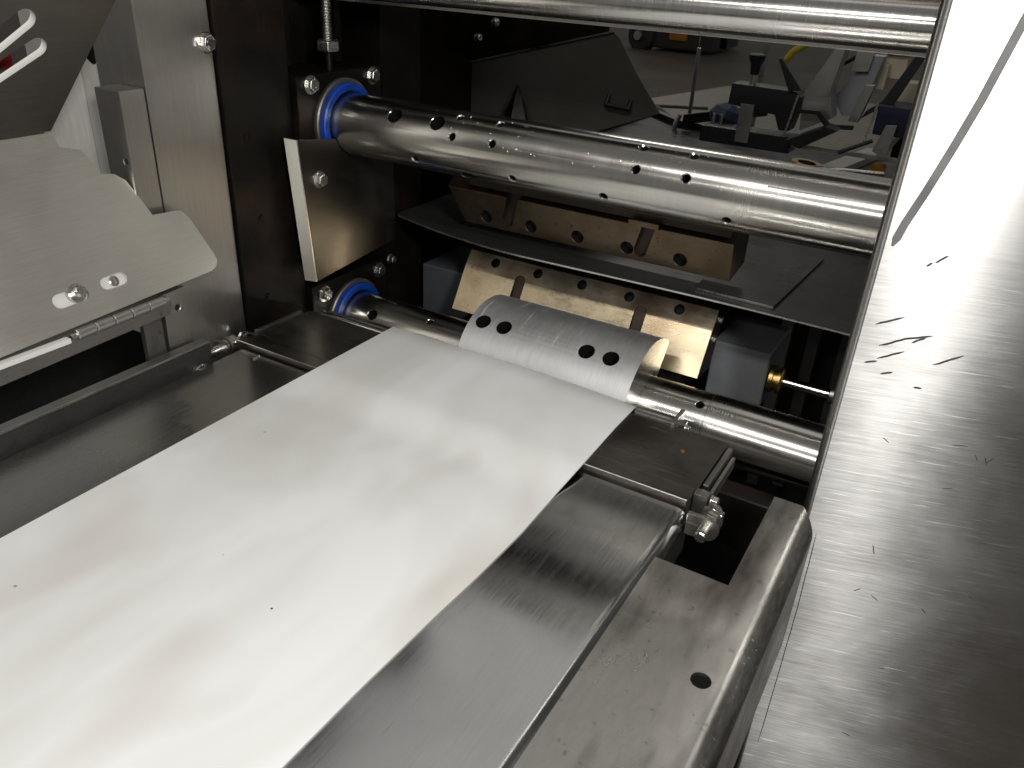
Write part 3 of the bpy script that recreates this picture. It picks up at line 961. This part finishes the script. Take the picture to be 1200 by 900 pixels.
# grey housings either side behind the dies
def greybox(x0, x1, label, m='greybox'):
    t = thing('grey_housing', label, 'housing', ((x0 + x1) / 2, 1.05, -0.10), 'grey painted housings behind the dies')
    obj('housing_body', box_bm((x0, 1.0, -0.085), (x1, 1.11, -0.005), 0.004, 3), m, t)
    return t
gb = greybox(-0.250, -0.172, 'small grey painted housing with brass bush and rod at the right of the lower die')
obj('bush', lathe_bm([(0, 0.017), (0.002, 0.019), (0.007, 0.019), (0.0075, 0.015), (0.012, 0.015), (0.0125, 0.018), (0.017, 0.018), (0.019, 0.015), (0.019, 0)], (-0.172, 1.02, -0.047), (1, 0, 0), 40), 'brass', gb)
obj('rod', rod_bm((-0.153, 1.02, -0.047), (0.02, 1.02, -0.047), 0.0075, 24), 'bar', gb)
obj('rod_collar', rod_bm((-0.092, 1.02, -0.047), (-0.072, 1.02, -0.047), 0.0115, 24, 0.001), 'rail', gb)
greybox(-0.735, -0.640, 'dim grey painted housing at the left of the lower die with deep shade painted in', 'shadebox')

# slim uprights behind the right housing
up0 = None
for i, (x, y, m) in enumerate(((-0.205, 1.22, 'rail'), (-0.165, 1.24, 'rough'), (-0.118, 1.26, 'rough'), (-0.080, 1.24, 'rail'))):
    o = obj('upright', box_bm((x, y, -0.35), (x + 0.018, y + 0.02, 0.0885), 0.001), m, org=(x, y, -0.35))
    tag(o, ['leftmost slim steel upright beside the grey housing below the black plate', 'second slim upright below the black plate, from the grey housing',
            'third slim dark upright below the black plate, from the grey housing', 'slim upright below the black plate nearest the stainless cover'][i], 'upright', 'slim uprights under the black plate')

# ------------------------------------------------------------------ top bar
t = thing('top_bar', 'polished round steel bar crossing the top of the picture above the upper roller', 'bar', (-0.4, YC, 0.404))
obj('bar_body', rod_bm((-0.842, YC, 0.404), (-0.050, YC, 0.404), 0.0205, 128), 'bar', t)
obj('lip_strip', box_bm((-0.842, 0.862, 0.379), (-0.050, 0.868, 0.388), 0.001), 'rail', t)

# ------------------------------------------------------------------ right cover panel
CA = R_(15)
ct = Vector((math.cos(CA), math.sin(CA), 0)); cn = Vector((math.sin(CA), -math.cos(CA), 0))
C0 = Vector((-0.06, 0.72, 0))
def cover_pt(s, z, off=0.0):
    bow = 0.0 if s < 0.02 else -0.035 * (s - 0.02) ** 2 * 2.2
    return C0 + ct * s + cn * (bow + off) + Vector((0, 0, z))
RC = 0.007
prof = []
cc = C0 + ct * RC - cn * RC
e0 = R_(-32)
tang = (-ct) * math.sin(e0) + cn * math.cos(e0)
prof.append(cc - ct * RC * math.cos(e0) + cn * RC * math.sin(e0) - (ct * math.sin(e0) + cn * math.cos(e0)) * 0.16)
for k in range(15):
    a = e0 + (math.pi / 2 - e0) * k / 14
    prof.append(cc - ct * RC * math.cos(a) + cn * RC * math.sin(a))
for k in range(1, 25):
    prof.append(cover_pt(RC + (0.70 - RC) * k / 24, 0))
path = [Vector((p.x, p.y, -0.85)) for p in prof]
t = thing('machine_cover', 'large brushed stainless cover panel with rounded left edge and black scuffs, filling the right side', 'cover panel', (0.2, 0.75, -0.85))
cv = obj('cover_sheet', strip_bm(path, 0.003, (0, 0, 1), 1.75), 'cover', t, org=(-0.02, 0.90, -0.85), ang=60)

def mark_bm(pts, w, off=0.0001):
    """thin tapering mark lying on the cover; pts are (s, z) on its face"""
    P = [cover_pt(s, z, 0) for s, z in pts]
    b = bmesh.new()
    L, Rr = [], []
    n = len(P)
    for i, p in enumerate(P):
        d = (P[min(i + 1, n - 1)] - P[max(i - 1, 0)]).normalized()
        side = d.cross(cn).normalized()
        ww = w * (0.25 if i in (0, n - 1) else 1.0) * (0.5 if n == 2 else 1)
        L.append([b.verts.new(p + side * ww + cn * q) for q in (-0.0004, 0.0003)])
        Rr.append([b.verts.new(p - side * ww + cn * q) for q in (-0.0004, 0.0003)])
    for i in range(n - 1):
        b.faces.new((L[i][1], L[i + 1][1], Rr[i + 1][1], Rr[i][1]))
        b.faces.new((L[i][0], Rr[i][0], Rr[i + 1][0], L[i + 1][0]))
        b.faces.new((L[i][0], L[i + 1][0], L[i + 1][1], L[i][1]))
        b.faces.new((Rr[i][0], Rr[i][1], Rr[i + 1][1], Rr[i + 1][0]))
    b.faces.new((L[0][0], L[0][1], Rr[0][1], Rr[0][0]))
    b.faces.new((L[-1][0], Rr[-1][0], Rr[-1][1], L[-1][1]))
    return b
def dense(pts, k=4, jit=0.0):
    out = []
    for (a, b_) in zip(pts, pts[1:]):
        for i in range(k):
            f = i / k
            out.append((a[0] + (b_[0] - a[0]) * f + random.uniform(-jit, jit), a[1] + (b_[1] - a[1]) * f + random.uniform(-jit, jit)))
    out.append(pts[-1])
    return out
reflection_streak = [(0.0660, 0.455), (0.0571, 0.4196), (0.0454, 0.364), (0.0363, 0.3289), (0.0259, 0.2921), (0.0172, 0.2649), (0.0125, 0.2450)]
obj('dark_reflection', mark_bm(dense(reflection_streak, 3), 0.0034), 'reflection_streak', t)  # strip that paints a dark reflection onto the cover face
for s in ([(0.0165, 0.1745), (0.038, 0.1844)], [(0.0244, 0.155), (0.0444, 0.1651), (0.0642, 0.171)], [(0.0494, 0.1619), (0.0594, 0.1685)],
          [(0.026, 0.1426), (0.0461, 0.153)], [(0.0165, 0.1370), (0.0266, 0.1402)], [(0.0716, 0.1442), (0.0934, 0.1573)], [(0.0325, 0.1284), (0.0417, 0.1318)],
          [(0.0619, 0.1201), (0.0689, 0.1205)], [(0.0485, 0.2355), (0.057, 0.2426)], [(0.0429, 0.2317), (0.0466, 0.2352)]):
    obj('scuff_mark', mark_bm(dense(s, 5, 0.0003), 0.0009), 'mark', t)
obj('dark_hairline', mark_bm(dense([(0.0176, -0.0568), (0.0196, -0.1543), (0.0197, -0.2438), (0.0188, -0.3732)], 5, 0.0002), 0.0004), 'mark', t)  # thin dark line running down the cover face
rs = random.Random(3)
for i in range(15):
    s0 = rs.uniform(0.02, 0.22); z0 = rs.uniform(-0.38, 0.10)
    L = rs.uniform(0.004, 0.014); a = rs.choice([0.4, 1.3, -0.6]) + rs.uniform(-0.5, 0.5)
    obj('scuff_mark', mark_bm(dense([(s0, z0), (s0 + L * math.cos(a), z0 - L * math.sin(a))], 4, 0.0004), rs.uniform(0.00025, 0.00045)), 'mark', t)

# ------------------------------------------------------------------ beyond the rollers
t = thing('discharge_chute', 'dark stainless discharge chute side with a handle, behind the upper roller', 'chute', (-0.7, 1.3, 0.1))
obj('chute_side', prism_bm([(-0.955, 1.30, 0.2335), (-0.572, 1.30, 0.336), (-0.560, 1.30, 0.326), (-0.527, 1.30, 0.280), (-0.478, 1.30, 0.222), (-0.62, 1.30, 0.165), (-0.955, 1.30, 0.10)], (0, 0.004, 0), 0.0008), 'chute', t)
obj('handle', join_bm(rod_bm((-0.570, 1.29, 0.226), (-0.530, 1.29, 0.224), 0.0035, 12), rod_bm((-0.570, 1.301, 0.240), (-0.570, 1.289, 0.224), 0.0035, 12), rod_bm((-0.530, 1.301, 0.236), (-0.530, 1.289, 0.222), 0.0035, 12)), 'black', t)
obj('rim', prism_bm([(-0.955, 1.296, 0.2335), (-0.572, 1.296, 0.336), (-0.572, 1.296, 0.3385), (-0.955, 1.296, 0.236)], (0, 0.004, 0)), 'rail', t)
t = thing('rear_panel', 'black rear panel with ringed holes above the discharge chute', 'panel', (-0.8, 1.34, 0.2))
rp = obj('panel_sheet', box_bm((-1.02, 1.34, 0.05), (-0.60, 1.344, 0.75), 0.0006), 'mill', t)
for x, z in ((-0.925, 0.350), (-0.870, 0.362), (-0.815, 0.372)):
    obj('hole_ring', ring_bm((x, 1.338, z), (0, -1, 0), [(0, 0.017), (0, 0.0195), (0.003, 0.0195), (0.003, 0.017)], 36), 'rail', t)
for x, z in ((-0.82, 0.329), (-0.855, 0.301)):
    obj('screw', hexhead_bm((x, 1.34, z), (0, -1, 0), 0.007, 0.006), 'bolt', t)
for i, (x, z, hgt, lab) in enumerate(((-0.728, 0.155, 0.085, 'right grey cone standing for a reflection at the dark chute'), (-0.868, 0.150, 0.062, 'left smaller grey cone standing for a reflection at the dark chute'))):
    o = obj('reflection_cone', lathe_bm([(0, 0.030), (hgt * 0.5, 0.019), (hgt, 0.002), (hgt, 0)], (x, 1.27, z), (0, 0, 1), 5, 0.4), 'mill', org=(x, 1.27, z))  # added cones, reflections at the chute turned into solid shapes
    tag(o, lab, 'reflection', 'cones standing for reflections before the chute')

t = thing('outfeed_bed', 'dark outfeed bed plates with bright rims behind the upper roller', 'outfeed bed', (-0.5, 1.9, 0.08))
obj('bed_sheet', prism_bm([(-0.80, 1.46, 0.078), (0.15, 1.46, 0.078), (0.15, 1.95, 0.078), (-0.46, 1.93, 0.078), (-0.66, 1.96, 0.078), (-0.785, 2.07, 0.078)], (0, 0, 0.010), 0.001), 'blackplate', t)
obj('front_rim', box_bm((-0.50, 1.615, 0.140), (0.05, 1.622, 0.148), 0.001), 'rail', t)
obj('left_rim', prism_bm([(-0.80, 1.48, 0.0885), (-0.785, 2.06, 0.0885), (-0.66, 1.95, 0.0885), (-0.46, 1.92, 0.0885), (-0.46, 1.90, 0.0885), (-0.665, 1.93, 0.0885), (-0.765, 2.02, 0.0885), (-0.78, 1.48, 0.0885)], (0, 0, 0.014), 0.001), 'black', t)
obj('cross_strap', prism_bm([(-0.30, 1.55, 0.089), (-0.26, 1.55, 0.089), (-0.19, 1.93, 0.089), (-0.23, 1.93, 0.089)], (0, 0, 0.014), 0.001), 'rail', t)
obj('front_skirt', box_bm((-0.80, 1.455, -0.5), (0.15, 1.46, 0.078)), 'dark', t)

t = thing('clamp_block', 'black clamp block with a flared black knob on top, on the outfeed bed', 'clamp', (-0.4, 1.6, 0.089))
obj('block_body', prism_bm([(-0.453, 1.60, 0.243), (-0.333, 1.60, 0.241), (-0.322, 1.60, 0.232), (-0.333, 1.60, 0.170), (-0.352, 1.60, 0.170), (-0.364, 1.60, 0.196), (-0.455, 1.60, 0.205)], (0, 0.05, 0), 0.002), 'black', t)
obj('knob', lathe_bm([(0, 0.008), (0.018, 0.010), (0.028, 0.015), (0.034, 0.016), (0.036, 0.013), (0.036, 0)], (-0.421, 1.625, 0.259), (0, 0, 1), 28), 'black', t)
obj('knob_stem', rod_bm((-0.421, 1.625, 0.240), (-0.421, 1.625, 0.262), 0.006, 16), 'bolt', t)
obj('bracket', box_bm((-0.428, 1.590, 0.140), (-0.402, 1.596, 0.210), 0.001), 'rail', t)
obj('foot_plate', box_bm((-0.50, 1.60, 0.130), (-0.325, 1.66, 0.160), 0.002), 'black', t)
for x in (-0.477, -0.462):
    obj('screw', rod_bm((x, 1.597, 0.165), (x, 1.597, 0.185), 0.003, 12), 'bolt', t)
obj('edge_strip', prism_bm([(-0.330, 1.597, 0.235), (-0.326, 1.597, 0.235), (-0.337, 1.597, 0.160), (-0.341, 1.597, 0.160)], (0, 0.003, 0)), 'bolt', t)
obj('lever', prism_bm([(-0.374, 1.59, 0.294), (-0.368, 1.59, 0.296), (-0.322, 1.59, 0.245), (-0.345, 1.59, 0.241)], (0, 0.01, 0), 0.001), 'black', t)

def angled_plate(name, label, pts, y, m, dy=0.05, grp='plough plates on the outfeed bed'):
    o = obj(name, prism_bm([(x, y, z) for x, z in pts], (0.0, dy, 0.0), 0.0015), m, org=(pts[0][0], y, pts[0][1]))
    tag(o, label, 'plough plate', grp)
angled_plate('plough_plate', 'grey tilted plough plate rising right of the black clamp block', [(-0.325, 0.235), (-0.285, 0.318), (-0.268, 0.318), (-0.278, 0.25), (-0.265, 0.20), (-0.318, 0.172)], 1.62, 'rail')
angled_plate('plough_plate', 'broad grey plough plate in the middle of the outfeed, pointed below', [(-0.285, 0.225), (-0.235, 0.305), (-0.212, 0.305), (-0.222, 0.245), (-0.234, 0.198), (-0.262, 0.196)], 1.70, 'greybox')
angled_plate('plough_plate', 'slim upright pale plough plate left of the navy block', [(-0.240, 0.196), (-0.224, 0.262), (-0.208, 0.262), (-0.222, 0.196)], 1.64, 'post', 0.02)
angled_plate('plough_plate', 'low dark plough plate pointing towards the upper roller', [(-0.330, 0.160), (-0.262, 0.194), (-0.240, 0.190), (-0.300, 0.150)], 1.56, 'blackplate')
angled_plate('plough_plate', 'black angled plough bar crossing below the plates', [(-0.325, 0.212), (-0.285, 0.214), (-0.262, 0.192), (-0.222, 0.196), (-0.222, 0.188), (-0.268, 0.184), (-0.290, 0.206), (-0.325, 0.205)], 1.60, 'black', 0.008)
angled_plate('plough_plate', 'black tapering plough wedge beside the cream block', [(-0.215, 0.215), (-0.180, 0.245), (-0.182, 0.230), (-0.222, 0.200)], 1.66, 'black', 0.02)

t = thing('drive_block', 'navy drive block with bright left edge beside the stainless cover', 'block', (-0.15, 1.6, 0.089))
obj('block_body', box_bm((-0.189, 1.60, 0.186), (-0.060, 1.68, 0.236), 0.002), 'navy', t)
obj('edge_strip', prism_bm([(-0.1925, 1.597, 0.238), (-0.189, 1.597, 0.238), (-0.197, 1.597, 0.165), (-0.201, 1.597, 0.165)], (0, 0.004, 0)), 'bolt', t)
obj('bracket', prism_bm([(-0.180, 1.585, 0.16), (-0.168, 1.585, 0.206), (-0.150, 1.585, 0.208), (-0.155, 1.585, 0.150)], (0, 0.006, 0), 0.001), 'rail', t)
obj('lever', prism_bm([(-0.189, 1.62, 0.236), (-0.150, 1.62, 0.325), (-0.135, 1.62, 0.325), (-0.168, 1.62, 0.236)], (0, 0.02, 0), 0.001), 'black', t)
for i, (x0, x1, z0, z1, y, lab) in enumerate(((-0.246, -0.205, 0.244, 0.288, 1.74, 'left cream plastic block hanging behind the plough plates'),
                                              (-0.216, -0.178, 0.262, 0.318, 1.77, 'middle pale cream block behind the black lever'),
                                              (-0.176, -0.142, 0.205, 0.264, 1.72, 'right grey cream block behind the navy drive block'))):
    tag(obj('cream_block', box_bm((x0, y, z0), (x1, y + 0.05, z1), 0.002), 'cream', org=(x0, y, z0)), lab, 'block', 'cream blocks over the outfeed')
tag(obj('overhead_rail', box_bm((-0.40, 1.82, 0.335), (0.05, 1.90, 0.352), 0.002), 'white', org=(-0.2, 1.82, 0.335)), 'white rail over the outfeed above the cream blocks', 'rail')
tag(obj('cross_rod', rod_bm((-0.27, 1.76, 0.312), (-0.05, 1.76, 0.312), 0.006, 16), 'bar', org=(-0.2, 1.76, 0.312)), 'thin bright rod crossing behind the cream blocks', 'rod')
tag(obj('blue_cloth', lathe_bm([(0, 0.030), (0.015, 0.038), (0.030, 0.030), (0.042, 0.012), (0.044, 0)], (-0.485, 1.69, 0.150), (0.3, 0.2, 1), 7), 'bluebag', org=(-0.5, 1.72, 0.14)), 'blue plastic lump beside the black clamp block', 'plastic')
tag(obj('orange_cap', rod_bm((-0.165, 1.62, 0.105), (-0.165, 1.62, 0.135), 0.012, 16, 0.002), 'orange', org=(-0.165, 1.62, 0.105)), 'small orange cap low beside the stainless cover', 'cap')
hose = []
hp = [(-0.55, 2.4, 0.20), (-0.53, 2.4, 0.235), (-0.50, 2.4, 0.255), (-0.46, 2.4, 0.285), (-0.44, 2.4, 0.33)]
tag(obj('yellow_hose', join_bm(*[rod_bm(a, b, 0.009, 12) for a, b in zip(hp, hp[1:])]), 'yellow', org=hp[0]), 'yellow hose hanging behind the black knob', 'hose')
t = thing('clear_guard', 'clear acrylic guard pane with thin frame behind the black knob', 'guard', (-0.45, 2.0, 0.09))
obj('pane', box_bm((-0.66, 2.0, 0.10), (-0.36, 2.004, 0.46)), 'acrylic', t)
obj('frame_upright', box_bm((-0.505, 1.990, 0.10), (-0.495, 1.998, 0.46), 0.001), 'rail', t)
obj('frame_upright', box_bm((-0.66, 1.990, 0.10), (-0.652, 1.998, 0.26), 0.001), 'rail', t)

tag(obj('tape_reel', ring_bm((-0.300, 1.66, 0.092), (0.1, 0, 1), [(0, 0.018), (0, 0.030), (0.016, 0.030), (0.016, 0.018)], 36), 'brass', org=(-0.3, 1.66, 0.09)), 'brownish reel lying low on the outfeed bed', 'reel')
t = thing('side_guide', 'dark side guide with bright curled end at the left edge of the outfeed bed', 'guide', (-0.62, 1.9, 0.09))
obj('guide_bar', prism_bm([(-0.640, 1.90, 0.100), (-0.440, 1.86, 0.150), (-0.440, 1.86, 0.172), (-0.640, 1.90, 0.122)], (0, 0.012, 0), 0.001), 'mill', t)
obj('curled_end', rod_bm((-0.655, 1.89, 0.090), (-0.645, 1.89, 0.124), 0.006, 12), 'bolt', t)
for i, (a, b_, lab) in enumerate((((-0.235, 1.58, 0.150), (-0.185, 1.60, 0.175), 'upper short black tie rod under the navy block'),
                                 ((-0.270, 1.57, 0.120), (-0.150, 1.58, 0.126), 'bright thin tie rod low in front of the plough plates'),
                                 ((-0.330, 1.72, 0.250), (-0.225, 1.72, 0.325), 'long dark tie rod crossing behind the grey plough plates'))):
    tag(obj('tie_rod', rod_bm(a, b_, 0.0035, 10), ['black', 'bolt', 'mill'][i], org=a), lab, 'rod', 'tie rods of the outfeed')
tag(obj('grey_bracket', prism_bm([(-0.262, 1.69, 0.275), (-0.232, 1.69, 0.278), (-0.225, 1.69, 0.345), (-0.255, 1.69, 0.345)], (0, 0.004, 0), 0.0006), 'rail', org=(-0.25, 1.69, 0.275)), 'pale bracket tab at the top of the plough plates', 'bracket')
tag(obj('white_tag', box_bm((-0.610, 2.0, 0.262), (-0.594, 2.004, 0.290), 0.0006), 'white', org=(-0.6, 2.0, 0.26)), 'small white tag hanging below the polished top bar', 'tag')

t = thing('packing_table', 'low tan topped table far behind the outfeed bed', 'table', (-0.9, 2.9, -0.9))
obj('table_top', prism_bm([(-1.15, 2.35, -0.02), (-0.25, 2.30, -0.02), (-0.25, 3.30, -0.02), (-0.95, 3.30, -0.02)], (0, 0, 0.03), 0.002), 'tan', t)
for x, y in ((-1.08, 2.42), (-0.30, 2.38), (-0.90, 3.2), (-0.30, 3.2)):
    obj('leg', box_bm((x, y, -0.9), (x + 0.04, y + 0.04, -0.02), 0.002), 'mill', t)
obj('black_cable', join_bm(rod_bm((-0.98, 2.62, 0.013), (-0.86, 2.45, 0.013), 0.006, 8), rod_bm((-0.98, 2.62, 0.013), (-0.83, 2.70, 0.013), 0.006, 8)), 'black', t)

# far vehicle on the floor
t = thing('parked_pallet_truck', 'dark truck with rubber wheel and orange body far behind on the floor', 'truck', (-4.9, 13.4, -0.9))
obj('wheel', lathe_bm([(0, 0.09), (0.0, 0.20), (0.03, 0.24), (0.17, 0.24), (0.2, 0.20), (0.2, 0.09)], (-5.29, 13.0, -0.70), (0.3, 1, 0), 32), 'tyre', t)
obj('wheel_hub', lathe_bm([(0, 0.0), (0, 0.07), (0.12, 0.095), (0.12, 0)], (-5.30, 12.95, -0.70), (0.3, 1, 0), 24), 'rail', t)
obj('chassis', box_bm((-5.15, 13.05, -0.86), (-4.1, 14.5, 0.15), 0.05), 'tyre', t)
obj('body', box_bm((-4.80, 13.01, -0.73), (-4.50, 14.2, -0.30), 0.04), 'orange', t)
